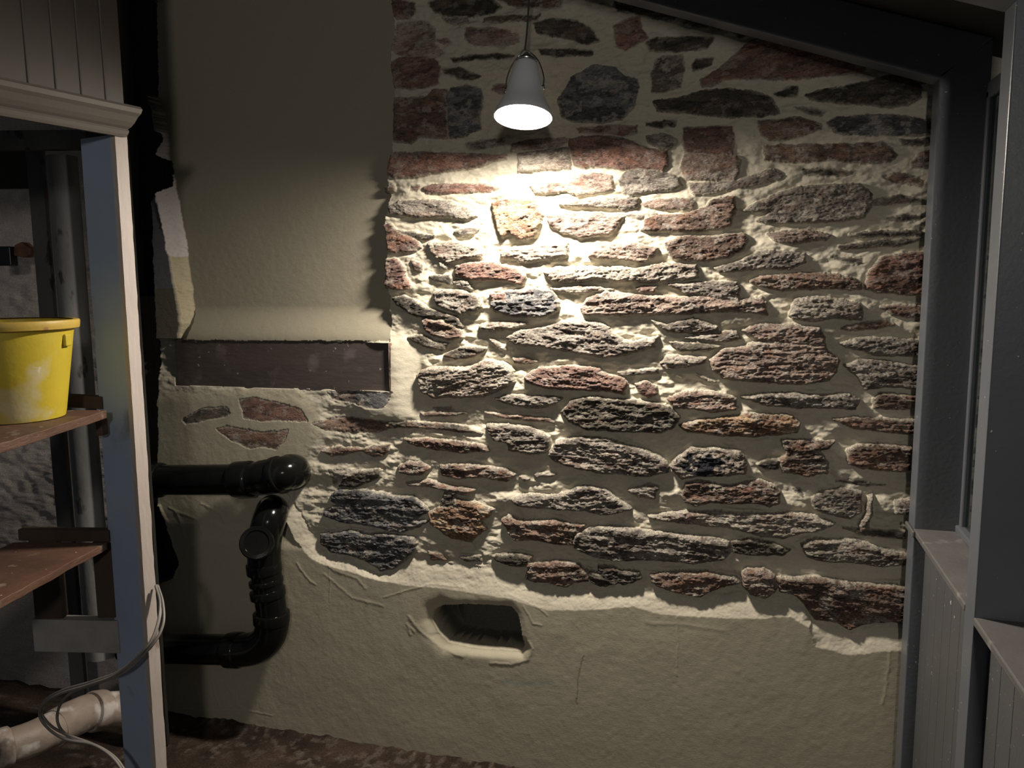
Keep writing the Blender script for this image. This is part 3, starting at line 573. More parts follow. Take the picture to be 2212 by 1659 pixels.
# --- stones
rng = random.Random(4)
ns = 0
for line in STONES.strip().splitlines():
    t = line.split()
    if len(t) < 6: continue
    ox, oy, sc = CROPS[t[0]]; kind = t[1]; prot = float(t[2])/1000.0
    pts = [(ox+a/sc, oy+b/sc) for a, b in zpts(' '.join(t[3:]))]
    P = poly(pts, -prot*.6); sl = window(P, .03)
    X, Z = wx[sl], wz[sl]; x, z = XX[sl], ZZ[sl]
    d = pdist(P, X, Z) + .0032; ins = d > 0
    if not ins.any(): continue
    ns += 1; sd = 100+ns*3
    inr = max(d.max(), .004); r = min(inr, .012)
    prof = np.sqrt(1-(1-np.clip(d/r, 0, 1))**2)
    c, s_ = cos(rng.uniform(-.12, .16)), sin(rng.uniform(-.12, .16))
    xr = x*c+z*s_; zr = -x*s_+z*c
    rough = min(prot/.020, 1.35)
    st = fbm(xr*9, zr*70, 4, sd, .6); lump = fbm(xr*24, zr*58, 4, sd+1, .62); fine = fbm(xr*120, zr*260, 2, sd+2)
    crack = np.abs(fbm(xr*16, zr*75, 3, sd+9, .6)); crk = np.exp(-(crack/.022)**2)
    # schist beds break in small steps
    q = st*7; step = (np.floor(q)+sstep(.25, .75, q-np.floor(q)))/7
    rel = .013*step + .015*lump + .0055*fine - .0035*crk
    tilt = rng.uniform(-.10, .10); cz = P[:, 1].mean(); cx_ = P[:, 0].mean()
    hs = prof*(prot*.78 + rough*rel*.66 + tilt*(z-cz)*.6)
    if kind == 'L' and t[2] == '26' and t[0] == 'F' and t[3].startswith('170'): pass
    base = H[sl]
    new = np.where(ins, (base-.003+.5*hs) if prot < .0101 else np.maximum(base*.35+hs, base-.004), base)
    # mortar hollow just round the stone, deeper underneath
    near = (d <= 0) & (d > -.014)
    new = np.where(near, new - .0035*(1+d/.014)*(prot > .012), new)
    H[sl] = new
    A, Bc, lich = PAL[kind]
    A = np.array(A)*rng.uniform(.88, 1.18); Bc = np.array(Bc)*rng.uniform(.85, 1.2)
    mixn = sstep(-.10, .12, fbm(xr*14, zr*34, 4, sd+4, .6))
    cc = A*mixn[..., None]+Bc*(1-mixn[..., None])
    cc = cc*(1+.9*fbm(xr*40, zr*150, 3, sd+5, .6))[..., None]*(1-.55*crk)[..., None]
    lm_ = sstep(.10-.13*lich, .17-.10*lich, fbm(xr*38, zr*60, 4, sd+6, .65))*min(1, lich*2.4)
    cc = cc*(1-lm_[..., None]*.8)+np.array((.40, .365, .32))*lm_[..., None]*.8
    rust = sstep(.15, .26, fbm(xr*20, zr*45, 3, sd+7))*(.55 if kind in 'RBOP' else .22)
    cc = cc*(1-rust[..., None])+np.array((.24, .125, .082))*rust[..., None]
    # lime smeared over the stone's rim
    rim = sstep(.006, .0, d + .010*fbm(x*60, z*70, 3, sd+8))*.75
    cc = cc*(1-rim[..., None])+MORT*rim[..., None]*.85
    if t[0] == 'F' and t[3] == '170,580':
        bk = sstep(.0, .04, .30-np.hypot((x-P[:, 0].mean())/.075, (z-P[:, 1].mean()-.003)/.030)*.35+.8*fbm(x*50, z*50, 3, 7))
        cc = cc*(1-bk[..., None])+np.array((.022, .024, .032))*bk[..., None]
    sub = COLR[sl]; sub[ins] = np.clip(cc, .01, .8)[ins]; COLR[sl] = sub
    g = GR[sl]; g[ins] = min(1.0, .35+prot*25); GR[sl] = g
# two drilled holes high in the wall
for px_, py_ in ((874, 84), (888, 101)):
    p = pxw(px_, py_); sl = window(np.array([p]), .03); dd = np.hypot(XX[sl]-p[0], ZZ[sl]-p[1])
    H[sl] -= .012*(dd < .006)
H += .0008*fbm(XX*60, ZZ*60, 3, 91)

def grid_mesh(name, X, Y, Z, colr, gr, mat_):
    nr, nc = X.shape; me = bpy.data.meshes.new(name)
    me.vertices.add(nr*nc); me.vertices.foreach_set('co', np.stack([X, Y, Z], -1).astype(np.float32).ravel())
    idx = np.arange(nr*nc).reshape(nr, nc)
    q = np.stack([idx[:-1, :-1], idx[:-1, 1:], idx[1:, 1:], idx[1:, :-1]], -1).reshape(-1, 4)
    nf = len(q); me.loops.add(nf*4); me.loops.foreach_set('vertex_index', q.ravel().astype(np.int32))
    me.polygons.add(nf); me.polygons.foreach_set('loop_start', (np.arange(nf)*4).astype(np.int32))
    me.polygons.foreach_set('loop_total', np.full(nf, 4, np.int32))
    me.update(calc_edges=True)
    a = me.attributes.new('surface_colour', 'FLOAT_COLOR', 'POINT')
    a.data.foreach_set('color', np.concatenate([colr, np.ones(colr.shape[:2]+(1,))], -1).astype(np.float32).ravel())
    g = me.attributes.new('grain', 'FLOAT', 'POINT'); g.data.foreach_set('value', gr.astype(np.float32).ravel())
    me.polygons.foreach_set('use_smooth', np.ones(nf, bool))
    me.materials.append(mat_)
    o = bpy.data.objects.new(name, me); COL.objects.link(o); return o
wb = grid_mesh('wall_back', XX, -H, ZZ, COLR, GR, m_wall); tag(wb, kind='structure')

# ------------------------------------------------------------------ floor
fxs = np.concatenate([np.arange(-3.1, -2.1, .05), np.arange(-2.1, .2, .007), np.arange(.2, 1.0, .05)])
fys = np.concatenate([np.arange(-3.2, -.62, .08), np.arange(-.62, .06, .007)])
FX, FY = np.meshgrid(fxs, fys)
fh = .014*fbm(FX*9, FY*9, 4, 201, .6) + .010*np.maximum(0, fbm(FX*28, FY*28, 3, 205))
lum = sstep(.19, .25, fbm(FX*24, FY*24, 3, 207, .6)); fh += .005*lum
fh += .020*sstep(-.09, -.02, FY)*(1+fbm(FX*20, FY*20, 3, 209))
fc = np.array((.050, .033, .024))*(1+1.3*fbm(FX*14, FY*14, 4, 211))[..., None]
fc = fc*(1-lum[..., None]*.6)+np.array((.17, .14, .115))*lum[..., None]*.6
dk = sstep(-.02, .12, fbm(FX*5, FY*5, 2, 213)); fc = fc*(1-.35*dk[..., None])
pale = sstep(.10, .2, fbm(FX*40, FY*40, 3, 215))*sstep(-.35, -.05, FY); fc = fc*(1-pale[..., None]*.6)+np.array((.13, .105, .085))*pale[..., None]*.6
fl = grid_mesh('floor', FX, FY, fh-.012, np.clip(fc, .01, .8), np.full(FX.shape, .7), m_floor); tag(fl, kind='structure')

# ------------------------------------------------------------------ right: window wall with posts, rafters, sills and boarding
XF = .445; PT = .07
POSTS = [(-.14, -.07), (-.715, -.650)]
ra = onY(1380, 0, -.14); rb = onY(2013, 166, -.14)
slope = (rb[2]-ra[2])/(rb[0]-ra[0])
def zr(x): return rb[2]+slope*(x-rb[0])
RH = .125
SILLZ = .937
win = empty('window_1', (XF+.06, -.42, .0)); tag(win, kind='structure')
for i, (y0, y1) in enumerate(POSTS):
    xr_ = XF+.112
    MB().hexa([(XF, y0, -.01), (xr_, y0, -.01), (xr_, y1, -.01), (XF, y1, -.01), (XF, y0, zr(XF)+.01), (xr_, y0, zr(xr_)+RH), (xr_, y1, zr(xr_)+RH), (XF, y1, zr(XF)+.01)]).build('post', m_grey, win, bevel=.003)
    xl = -1.1
    MB().hexa([(xl, y0, zr(xl)), (XF+.001, y0, zr(XF+.001)), (XF+.001, y1, zr(XF)), (xl, y1, zr(xl)),
               (xl, y0, zr(xl)+RH), (xr_, y0, zr(xr_)+RH), (xr_, y1, zr(xr_)+RH), (xl, y1, zr(xl)+RH)]).build('rafter', m_grey, win, bevel=.003)
bays = [(-.65, -.14), (-1.55, -.715)]
for k, (a, b) in enumerate(bays):
    # window sill with rounded nosing; the far one laps the post
    bb = -.085 if k == 0 else b
    sb = MB(); sb.box((XF-.001, a, SILLZ-.016), (XF+.118, b, SILLZ))
    if k == 0: sb.box((XF-.009, b-.03, SILLZ-.016), (XF-.0015, -.072, SILLZ))
    sb.build('window_sill', m_sill, win, bevel=.003)
    # glazing frame: bottom bead, side beads and pane
    g = MB(); xg = XF+.104
    zt = zr(xg)
    g.box((xg-.008, a, SILLZ), (xg+.018, b, SILLZ+.018)); g.box((xg, b-.020, SILLZ), (xg+.022, b, zt)); g.box((xg, a, SILLZ), (xg+.022, a+.020, zt)); g.box((xg, a, zt-.02), (xg+.022, b, zt+.02))
    g.build('glazing_bead', m_grey, win, bevel=.004)
    MB().box((xg+.010, a+.001, SILLZ+.001), (xg+.014, b-.001, zt)).build('pane', m_glass, win)
wr = empty('wall_right', (XF+.04, -.7, 0)); tag(wr, kind='structure')
for (a, b) in bays:
    pm = MB(); n = max(1, round((b-a)/.078)); wbd = (b-a)/n
    for i in range(n):
        y0 = a+i*wbd; pm.box((XF+.030, y0+.0006, -.01), (XF+.046, y0+wbd-.0006, SILLZ-.0165))
    pm.box((XF+.0325, a, -.01), (XF+.050, b, SILLZ-.0165))
    pm.build('boarding', m_greywall, wr, bevel=.0016, seg=2)
# outer skin of the wall below the windows
MB().box((XF+.052, -3.2, -.01), (XF+.10, .02, SILLZ-.03)).build('outer_skin', m_greywall, wr)
# roof boarding above the rafters, following their slope
cm = MB(); xl, xh = -3.1, .75
cm.hexa([(xl, -3.2, zr(xl)+RH+.002), (xh, -3.2, zr(xh)+RH+.002), (xh, .05, zr(xh)+RH+.002), (xl, .05, zr(xl)+RH+.002),
         (xl, -3.2, zr(xl)+RH+.05), (xh, -3.2, zr(xh)+RH+.05), (xh, .05, zr(xh)+RH+.05), (xl, .05, zr(xl)+RH+.05)])
tag(cm.build('ceiling', m_ceil), kind='structure')

# ------------------------------------------------------------------ left: partition with boarded header, mould and blue jamb
PD = 2.0
A27 = radians(27)
pdv = sin(A27)*e1+cos(A27)*e2                 # along the partition, away from the camera
pnv = cos(A27)*e1-sin(A27)*e2                 # out of the partition, into the room
E0 = at(246, 290, PD); E1 = at(334, 1655, PD)
Eb = np.array([E1[0], E1[1], 0.0]); Et = np.array([E0[0], E0[1], E0[2]])
WS, BD = .034, .125
zh = at(246, 283, PD)[2]
ob = MB()
ob.hexa([Eb, Eb+pdv*WS, Eb+pdv*WS-pnv*BD, Eb-pnv*BD, Et, Et+pdv*WS, Et+pdv*WS-pnv*BD, Et-pnv*BD])
jr = empty('door_1', tuple((Eb+Eb-pnv*BD)/2)); tag(jr, 'timber jamb of the cupboard opening, blue reveal and white worn edge', kind='structure')
# blue reveal board with a raw white edging strip
ob = MB(); o0 = Eb-pnv*.012; t0 = Et-pnv*.012
ob.hexa([o0, o0+pdv*WS, o0+pdv*WS-pnv*(BD-.012), o0-pnv*(BD-.012), t0, t0+pdv*WS, t0+pdv*WS-pnv*(BD-.012), t0-pnv*(BD-.012)])
ob.build('jamb', m_blue, jr, bevel=.0015)
rr_ = random.Random(3); em = MB(); nseg = 80
V = []; 
for i in range(nseg+1):
    t = i/nseg; p = Eb*(1-t)+Et*t
    ja = rr_.uniform(-.0009, .0009); jb = rr_.uniform(-.0012, .0008)
    a = p - pnv*.0115 - pdv*(.001+ja); b = p - pnv*.0115 + pdv*(WS+.001+jb*.5); c = p + pnv*.003 + pdv*(WS+jb); d = p + pnv*.003 + pdv*(ja*.6)
    V += [a, b, c, d]
Fq = []
for i in range(nseg):
    for k in range(4):
        Fq.append((i*4+k, i*4+(k+1) % 4, (i+1)*4+(k+1) % 4, (i+1)*4+k))
Fq += [(3, 2, 1, 0), (nseg*4, nseg*4+1, nseg*4+2, nseg*4+3)]
em.add(V, Fq).build('edging_strip', m_raw, jr)
# header boarding
wl = empty('wall_left', tuple(Et)); tag(wl, kind='structure')
HL = 1.35
hx = [onPlane(px, 190, Et, pnv) for px in (62, 121, 175, 227)]
cuts = sorted([float(np.dot(p-Et, pdv)) for p in hx]+[WS+.002])
sp_ = cuts[1]-cuts[0]
c0 = cuts[0]
while c0 > -HL: c0 -= sp_; cuts.insert(0, c0)
hb = MB(); zt = 3.05
for a, b in zip(cuts[:-1], cuts[1:]):
    q = np.array([Et[0], Et[1], 0])+pdv*(a+.0018)
    hb.obox(q+np.array([0, 0, zh+.0])-pnv*.014, pdv*(b-a-.0036), pnv*.014, np.array([0, 0, zt-zh]))
q = np.array([Et[0], Et[1], 0])+pdv*cuts[0]
hb.obox(q+np.array([0, 0, zh])-pnv*.018, pdv*(cuts[-1]-cuts[0]-.001), pnv*.0125, np.array([0, 0, zt-zh]))
hb.build('boarding', m_cream, wl, bevel=.0012)
# beads on the joints of the boards
bdm = MB()
for a in cuts[1:-1]:
    q = np.array([Et[0], Et[1], 0])+pdv*a+pnv*.0005
    bdm.tube([q+np.array([0, 0, zh+.07]), q+np.array([0, 0, zt])], .0022, 8)
bdm.build('bead', m_creamm, wl)
# cornice mould (extruded profile) along the foot of the header
pr = [(0, .0), (.010, .0), (.013, .006), (.016, .014), (.014, .019), (.020, .024), (.027, .034), (.034, .048), (.040, .056), (.043, .066), (.040, .072), (.0, .072)]
tm = MB(); V = []
for s_ in (-HL-.2, WS+.014):
    for (o_, h_) in pr:
        q = Et*1.0; q = np.array([Et[0], Et[1], 0])+pdv*(s_ - (0 if s_ < 0 else (.03-.75*o_))) + pnv*(o_+.001); V.append(q+np.array([0, 0, zh-.012+h_]))
n = len(pr); Fq = [(i, (i+1) % n, n+(i+1) % n, n+i) for i in range(n)]+[tuple(range(n))[::-1], tuple(range(n, 2*n))]
tag(tm.add(V, Fq).build('trim_1', m_creamm, bevel=.0), kind='structure')

# ------------------------------------------------------------------ cupboard contents (frame: camera heading)
def atz(px, py, z): return onZ(px, py, z)
SD = 2.0
upz = at(230, 886, SD-.03)[2]; loz = at(229, 1174, SD+.0)[2]
def shelf(z, far_px, far_py, left_px, name, label, rightnear, th):
    r = atz(far_px, far_py, z); l = atz(left_px, far_py-1, z)
    rn = atz(*rightnear, z)
    dv = rn-r; dv = dv/np.linalg.norm(dv)
    wv = l-r; m = MB(); L = 1.25
    # slightly split and worn board: far end broken up in small steps
    nn = 40; V = []; rg = random.Random(far_py)
    for i in range(nn+1):
        t = i/nn*L
        j = rg.uniform(-.002, .002)
        a = r+dv*t+np.array([0, 0, rg.uniform(-.0008, .0008)]) - (wv/np.linalg.norm(wv))*j; b = r+wv+dv*t
        V += [a-np.array([0, 0, th]), b-np.array([0, 0, th]), b, a]
    Fq = []
    for i in range(nn):
        for k in range(4): Fq.append((i*4+k, i*4+(k+1) % 4, (i+1)*4+(k+1) % 4, (i+1)*4+k))
    Fq += [(3, 2, 1, 0), (nn*4, nn*4+1, nn*4+2, nn*4+3)]
    o = m.add(V, Fq).build(name, m_shelf, bevel=.0015)
    tag(o, label, 'shelf'); return r, dv, wv
ru, du, wu = shelf(upz, 231, 886, 20, 'shelf_board', 'upper reddish-brown shelf board under the yellow bucket', (0, 958), .020)
rl_, dl, wl2 = shelf(loz, 231, 1172, 29, 'shelf_board', 'lower reddish-brown shelf board with paint specks, nothing on it', (0, 1297), .018)
ew = wu/np.linalg.norm(wu)
# bearers and battens
def bar(name, p0, p1, wdt, hgt, m_, label, cat, vertical=False, group=None):
    p0 = np.array(p0); p1 = np.array(p1); d = p1-p0
    mm = MB()
    if vertical: mm.obox(p0, e1*wdt, e2*hgt, d)
    else:
        mm.obox(p0, d, e2*wdt, np.array([0, 0, hgt]))
    o = mm.build(name, m_, bevel=.0015); tag(o, label, cat, group); return o
zz = np.array([0, 0, 1.0])
# bearer behind the upper shelf
bar('shelf_bearer', at(140, 880, SD+.045), at(222, 884, SD+.045), .03, .032, m_batten, 'brown bearer batten just behind the far end of the upper shelf', 'batten')
LBZ = at(40, 1168, SD+.045)[2]
bar('shelf_bearer', at(40, 1168, SD+.045), at(236, 1171, SD+.045), .03, .030, m_batten, 'dark brown bearer batten just behind the far end of the lower shelf', 'batten')
p = at(208, 942, SD-.01); q = at(208, 908, SD-.01); bar('wood_block', p, (p[0], p[1], min(q[2], upz-.021)), .016, .03, m_shelf, 'small reddish wooden block under the tip of the upper shelf', 'block', True)
# stick and post under the lower shelf
zrl = at(76, 1345, SD+.045)[2]
rp0 = at(74, 1408, SD+.045); rp1 = at(259, 1412, SD+.045)
rail = MB(); rail.obox(rp0, rp1-rp0, e2*.035, zz*(at(76, 1338, SD+.045)[2]-rp0[2])); tag(rail.build('rail', m_rail, bevel=.002), 'grey-white horizontal rail low in the cupboard, below the lower shelf', 'rail')
rt_z = at(76, 1338, SD+.045)[2]
def upright(px0, px1, ztop, zbot, dep, m_, name, label, cat, thick=.03):
    a = at(px0, 1300, dep); b = at(px1, 1300, dep)
    mm = MB(); mm.obox((a[0], a[1], zbot), (b-a)*np.array([1, 1, 0]), e2*thick, zz*(ztop-zbot))
    tag(mm.build(name, m_, bevel=.002), label, cat)
upright(72, 132, LBZ-.001, rt_z+.0005, SD+.047, m_batten, 'batten', 'wide brown upright batten between lower shelf and rail, left one', 'batten', .03)
upright(208, 247, at(236, 1171, SD+.045)[2]-.002, rt_z+.0005, SD+.049, m_batten, 'batten', 'narrow brown upright batten between lower shelf and rail, beside the blue jamb', 'batten', .03)
# grey pipe up the back and boards beside it
def vpipe(px, dep, r, m_, name, label, cat, z0=.02, z1=2.05):
    b = at(px, 700, dep); tag(MB().tube([(b[0], b[1], z0), (b[0], b[1], z1)], r, 28).build(name, m_, smooth=True, auto=True), label, cat)
vpipe(162, 2.66, .045, m_gpipe, 'vertical_pipe', 'grey painted vertical pipe at the back of the cupboard', 'pipe', .30, at(205, 330, 2.62)[2]-.004)
a = at(86, 700, 2.72); b = at(118, 700, 2.72); mm = MB(); mm.obox((a[0], a[1], .0), (b-a)*np.array([1, 1, 0]), e2*.03, zz*2.05)
tag(mm.build('upright_board', m_gboard, bevel=.002), 'grey old upright board left of the vertical pipe in the cupboard', 'board')
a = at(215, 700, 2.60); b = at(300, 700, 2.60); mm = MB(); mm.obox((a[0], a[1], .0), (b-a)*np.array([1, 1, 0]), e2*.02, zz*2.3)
tag(mm.build('upright_board', m_nearblack, bevel=.002), 'nearly black upright board between vertical pipe and blue jamb', 'board')
# crossboard along the top, dark panel, switch box and broken brick
pp = at(-40, 292, 2.62); pq = at(205, 322, 2.62); mm = MB(); mm.obox((pp[0], pp[1], pq[2]), (pq-pp)*np.array([1, 1, 0]), e2*.03, zz*.06)
tag(mm.build('cross_board', m_gboard, bevel=.002), 'dark grey cross board under the cupboard head, above the pipe', 'board')
pp = at(-60, 408, 2.74); pq = at(70, 308, 2.74); mm = MB(); mm.obox(pp, (at(70, 408, 2.74)-pp)*np.array([1, 1, 0]), e2*.02, zz*(pq[2]-pp[2]))
tag(mm.build('wall_panel', m_panel, bevel=.002), 'dark brown square panel on the cupboard back wall, top left', 'panel')
pp = at(0, 574, 2.74); mm = MB(); mm.obox(at(-20, 574, 2.74), (at(25, 574, 2.74)-at(-20, 574, 2.74)), e2*.04, zz*(at(0, 532, 2.74)[2]-pp[2]))
tag(mm.build('junction_box', m_black, bevel=.004), 'small black box on the cupboard wall above the bucket', 'box')
bb = [(27, 552), (30, 530), (45, 522), (58, 533), (68, 537), (66, 550), (50, 556)]
V = [at(x, y, 2.76) for x, y in bb]; V += [v+e2*.05 for v in V]; n = len(bb)
tag(MB().add(V, [(i, (i+1) % n, n+(i+1) % n, n+i) for i in range(n)]+[tuple(range(n))[::-1], tuple(range(n, 2*n))]).build('broken_brick', m_brick, bevel=.004), 'broken reddish brick in the cupboard wall beside the small black box', 'brick')
# dirty white soil pipe at the bottom
wp = empty('soil_pipe', tuple(at(150, 1560, 2.35)*np.array([1, 1, 0]))); tag(wp, 'dirty white plastic soil pipe with elbow on the cupboard floor', 'pipe')
c = [at(-90, 1640, 2.05), at(-20, 1625, 2.08), at(60, 1600, 2.14), at(120, 1572, 2.22)]
MB().tube(smoothpath(c, 6), .050, 32).build('pipe', m_wpipe, wp, smooth=True, auto=True)
c2 = [at(118, 1573, 2.22), at(165, 1549, 2.29), at(205, 1536, 2.34), at(300, 1528, 2.42)]
MB().tube(smoothpath(c2, 6), .054, 32).build('elbow', m_wpipe, wp, smooth=True, auto=True)
def ring(path0, path1, r, m_, par, name='collar', w_=1.0):
    a = np.array(path0); b = np.array(path1); d = b-a
    MB().tube([a, a+d*.06, a+d*.15, a+d*.5, a+d*.85, a+d*.94, b], [r*.93, r*.985, r, r*1.0, r, r*.985, r*.93], 36).build(name, m_, par, smooth=True, auto=True)
ring(at(196, 1538, 2.32), at(224, 1533, 2.36), .061, m_wpipe, wp)
ring(at(-14, 1624, 2.08), at(22, 1613, 2.11), .058, m_wpipe, wp)

# bucket
BZ = upz+.0005; bc = atz(40, 893, upz)
bc = at(38, 893, 1.86); bc = np.array([bc[0], bc[1], BZ])
bh = .226
bk = empty('bucket', tuple(bc)); tag(bk, 'yellow plastic builder\'s bucket with cement smears on the upper shelf', 'bucket')
MB().lathe(bc, (0, 0, 1), [(.001, .004), (.090, .004), (.095, 0), (.099, .002), (.102, .015), (.131, bh-.014), (.131, bh-.002), (.128, bh), (.098, .020), (.001, .012)], 48, True, True).build('bucket_body', m_yel, bk, smooth=True, auto=True)
MB().lathe(bc+zz*(bh-.030), (0, 0, 1), [(.1295, .014), (.1395, .012), (.1425, .014), (.1435, .020), (.1445, .029), (.143, .0325), (.138, .034), (.1305, .0335)], 48).build('rim', m_yelr, bk, smooth=True, auto=True)
for s_ in (1, -1):
    c = bc+e1*(.125*s_)+zz*(bh-.040)
    MB().obox(c-e2*.012-zz*.018-e1*(.009 if s_ < 0 else 0), e1*.009, e2*.024, zz*.028).build('handle_lug', m_yel, bk, bevel=.003)

# ------------------------------------------------------------------ cable bundle draped over the jamb
cb = [(338, 1262, 2.02), (349, 1300, 2.00), (344, 1345, 1.955), (322, 1392, 1.925), (262, 1447, 1.92), (200, 1472, 1.93), (140, 1489, 1.95), (100, 1512, 1.97), (91, 1540, 1.99), (112, 1568, 1.98), (150, 1590, 1.96), (205, 1608, 1.94), (245, 1635, 1.92), (275, 1675, 1.90)]
cbe = empty('cable_bundle', tuple(at(140, 1500, 1.95))); tag(cbe, 'bundle of thin grey cables looped over the jamb edge and down into the cupboard', 'cables')
cr_ = random.Random(8)
for k in range(3):
    off = [(0, 0), (7, 5), (-5, 9)][k]
    pts = []
    for i, (x, y, d) in enumerate(cb):
        sp = 1.0 if 1 < i < 11 else .4
        px_ = x+off[0]*sp+(26 if (k == 1 and i in (7, 8)) else 0)+(12 if (k == 1 and i in (6, 9)) else 0)+cr_.uniform(-1.5, 1.5)
        pts.append(at(px_, y+off[1]*sp*.8+cr_.uniform(-1.5, 1.5), d-.004*k))
    MB().tube(smoothpath(pts, 7), .0036, 10).build('strand', m_cable, cbe, smooth=True)

# ------------------------------------------------------------------ lintel board
bd = MB(); L0 = pxw(381, 735, -.01); L1 = pxw(849, 738, -.01); Lb = pxw(381, 834, -.01)[1]; Lc = pxw(849, 846, -.01)[1]
x0, x1 = pxw(380, 780, -.010)[0], pxw(843, 780, -.010)[0]
nb = 60; V = []; rg = random.Random(12)
for i in range(nb+1):
    t = i/nb; x = x0+(x1-x0)*t
    zt_ = L0[1]+.002+(L1[1]-L0[1])*t+.002*sin(i*1.7)*sin(i*.6); zbm = Lb+(Lc-Lb)*t-.002+.0015*sin(i*2.1)
    fr = -.010
    V += [(x, fr, zbm), (x, .028, zbm), (x, .028, zt_), (x, fr, zt_)]
Fq = []
for i in range(nb):
    for k in range(4): Fq.append((i*4+k, i*4+(k+1) % 4, (i+1)*4+(k+1) % 4, (i+1)*4+k))
Fq += [(3, 2, 1, 0), (nb*4, nb*4+1, nb*4+2, nb*4+3)]
lo = empty('lintel_board', ((x0+x1)/2, .0, (L0[1]+Lb)/2)); tag(lo, 'dark brown paint-spotted timber lintel board set into the plaster below the recess', 'board')
bd.add(V, Fq).build('board', m_board, lo, bevel=.001)
x2 = pxw(850, 780, -.014)[0]
MB().box((x1+.0005, -.024, Lc+.004), (x2, .02, L1[1]-.003)).build('end_strip', m_strip, lo, bevel=.001)['label'] = 'pinkish bare timber end strip'

# ------------------------------------------------------------------ black waste pipes
PY = -.105
def W(px, py, Y=PY): return onY(px, py, Y)
R0 = .052
up_ = empty('waste_pipe', tuple(W(500, 1035))); tag(up_, 'upper black plastic waste pipe, straight run ending in an elbow into the wall', 'pipe')
MB().tube([W(250, 1037), W(330, 1037), W(520, 1036)], R0, 40).build('pipe', m_pipe, up_, smooth=True, auto=True)
MB().tube(smoothpath([W(505, 1036), W(545, 1034), W(585, 1027), W(612, 1022, -.098), W(628, 1019, -.072), W(633, 1018, -.035), W(634, 1018, .01)], 8), [R0*1.04]*12+[R0*1.08]*18+[R0*1.13]*19, 40).build('elbow', m_pipe, up_, smooth=True, auto=True)
ring(W(506, 1036), W(546, 1034), R0*1.17, m_pipe, up_)
ring(W(326, 1037), W(350, 1037), R0*1.16, m_pipe, up_)
ring(W(592, 1026), W(606, 1023), R0*1.16, m_pipe, up_, 'bead')
lp = empty('waste_pipe', tuple(W(585, 1400))); tag(lp, 'lower black plastic waste pipe with bend, upright leg and access cap', 'pipe')
MB().tube([W(270, 1400), W(345, 1401), W(515, 1405)], R0*.98, 40).build('pipe', m_pipe, lp, smooth=True, auto=True)
MB().tube(smoothpath([W(500, 1405), W(530, 1404), W(560, 1396), W(580, 1376), W(588, 1350), W(587, 1325)], 8), R0*1.08, 40).build('bend', m_pipe, lp, smooth=True, auto=True)
MB().tube(smoothpath([W(588, 1335), W(584, 1300), W(578, 1260), W(573, 1220), W(572, 1185)], 6), R0*.98, 40).build('upright_pipe', m_pipe, lp, smooth=True, auto=True)
MB().tube(smoothpath([W(571, 1225), W(571, 1190), W(573, 1160), W(580, 1128, -.100), W(586, 1110, -.075), W(588, 1104, -.045), W(589, 1102, .01)], 8), R0*1.06, 40).build('branch', m_pipe, lp, smooth=True, auto=True)
cpa = W(562, 1182, -.10); cpb = W(554, 1172, -.185); ax = cpb-cpa; ax /= np.linalg.norm(ax); ln = np.linalg.norm(cpb-cpa)
MB().lathe(cpa, ax, [(.046, 0), (.046, ln-.022), (.053, ln-.020), (.055, ln-.016), (.055, ln-.004), (.052, ln), (.040, ln+.001), (.038, ln-.003), (.001, ln-.003)], 40).build('access_cap', m_pipe, lp, smooth=True, auto=True)
ring(W(572, 1238), W(569, 1214), R0*1.13, m_pipe, lp)
ring(W(580, 1290), W(577, 1272), R0*1.14, m_pipe, lp)
ring(W(576, 1262), W(574, 1250), R0*1.10, m_pipe, lp)
ring(W(587, 1345), W(586, 1322), R0*1.18, m_pipe, lp)
ring(W(492, 1405), W(520, 1405), R0*1.16, m_pipe, lp)

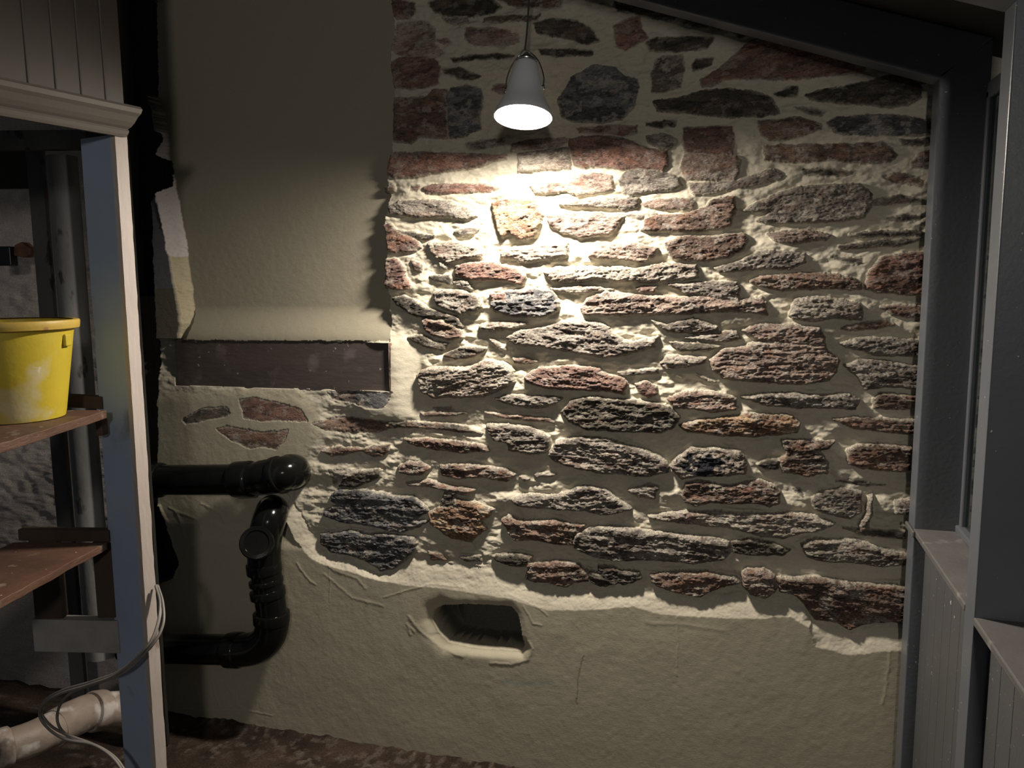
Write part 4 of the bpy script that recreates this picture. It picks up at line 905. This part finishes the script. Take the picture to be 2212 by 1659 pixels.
# ------------------------------------------------------------------ hanging lamp
tilt = radians(14)
lc = onY(1130, 254, -.285)                     # centre of the mouth
axd = np.array([0.0, -sin(tilt), -cos(tilt)]); axu = -axd
lamp = empty('pendant_lamp', tuple(lc)); tag(lamp, 'lit hanging lamp with pale conical shade in front of the stone wall', 'lamp')
prf = [(.0765, 0.0), (.0765, .005), (.072, .018), (.061, .038), (.051, .060), (.045, .088), (.039, .115), (.033, .137), (.0295, .147), (.0275, .150)]
inn_ = [(r-.0018, h) for r, h in prf]
MB().lathe(lc, axu, prf+[(.0255, .150)]+inn_[::-1]+[(.0765, 0.0)], 56).build('lamp_shade', m_shade, lamp, smooth=True, auto=True)
nk = MB().lathe(lc+axu*.147, axu, [(.0285, .0), (.0285, .003), (.027, .004), (.0285, .006), (.0285, .009), (.020, .011), (.020, .016), (.014, .019), (.009, .028), (.005, .032), (.001, .032)], 32, True).build('lamp_collar', m_metal, lamp, smooth=True, auto=True)
m_bulb = emis('bulb_glow', (1.0, .89, .75), LAMP_STRENGTH)
bv = [(.0735*sin(a), .004-.010*cos(a)) for a in [pi/2*k/8 for k in range(9)]]
bv[0] = (.0005, bv[0][1])
MB().lathe(lc, axu, bv, 48, True).build('bulb', m_bulb, lamp, smooth=True)
# wire bail from the side pivots up over the neck
sx = np.array([1.0, 0, 0])
piv = .080
apx = lc+axu*.184+np.array([-.004, -.006, 0])
b_l = [lc+axu*piv-sx*.049, lc+axu*.108-sx*.051, lc+axu*.145-sx*.040, lc+axu*.170-sx*.022, apx-sx*.001]
b_r = [apx-sx*.001, lc+axu*.168+sx*.020, lc+axu*.145+sx*.036, lc+axu*.108+sx*.049, lc+axu*piv+sx*.049]
MB().tube(smoothpath(b_l+b_r[1:], 6), .0021, 10).build('wire_bail', m_metal, lamp, smooth=True)
for s_ in (-1, 1):
    MB().lathe(lc+axu*piv+sx*s_*.042, sx*s_, [(.005, 0), (.005, .006), (.0065, .007), (.0065, .011), (.001, .012)], 16, True).build('pivot_screw', m_metal, lamp, smooth=True, auto=True)
ctop = np.array([apx[0]+.035, apx[1]+.01, zr(apx[0]+.035)+RH])
MB().tube(smoothpath([apx+zz*.002, apx+zz*.05+sx*.006, apx+zz*.16+sx*.016, ctop-zz*.1, ctop], 8), .0024, 10).build('lamp_cable', m_dcable, lamp, smooth=True)
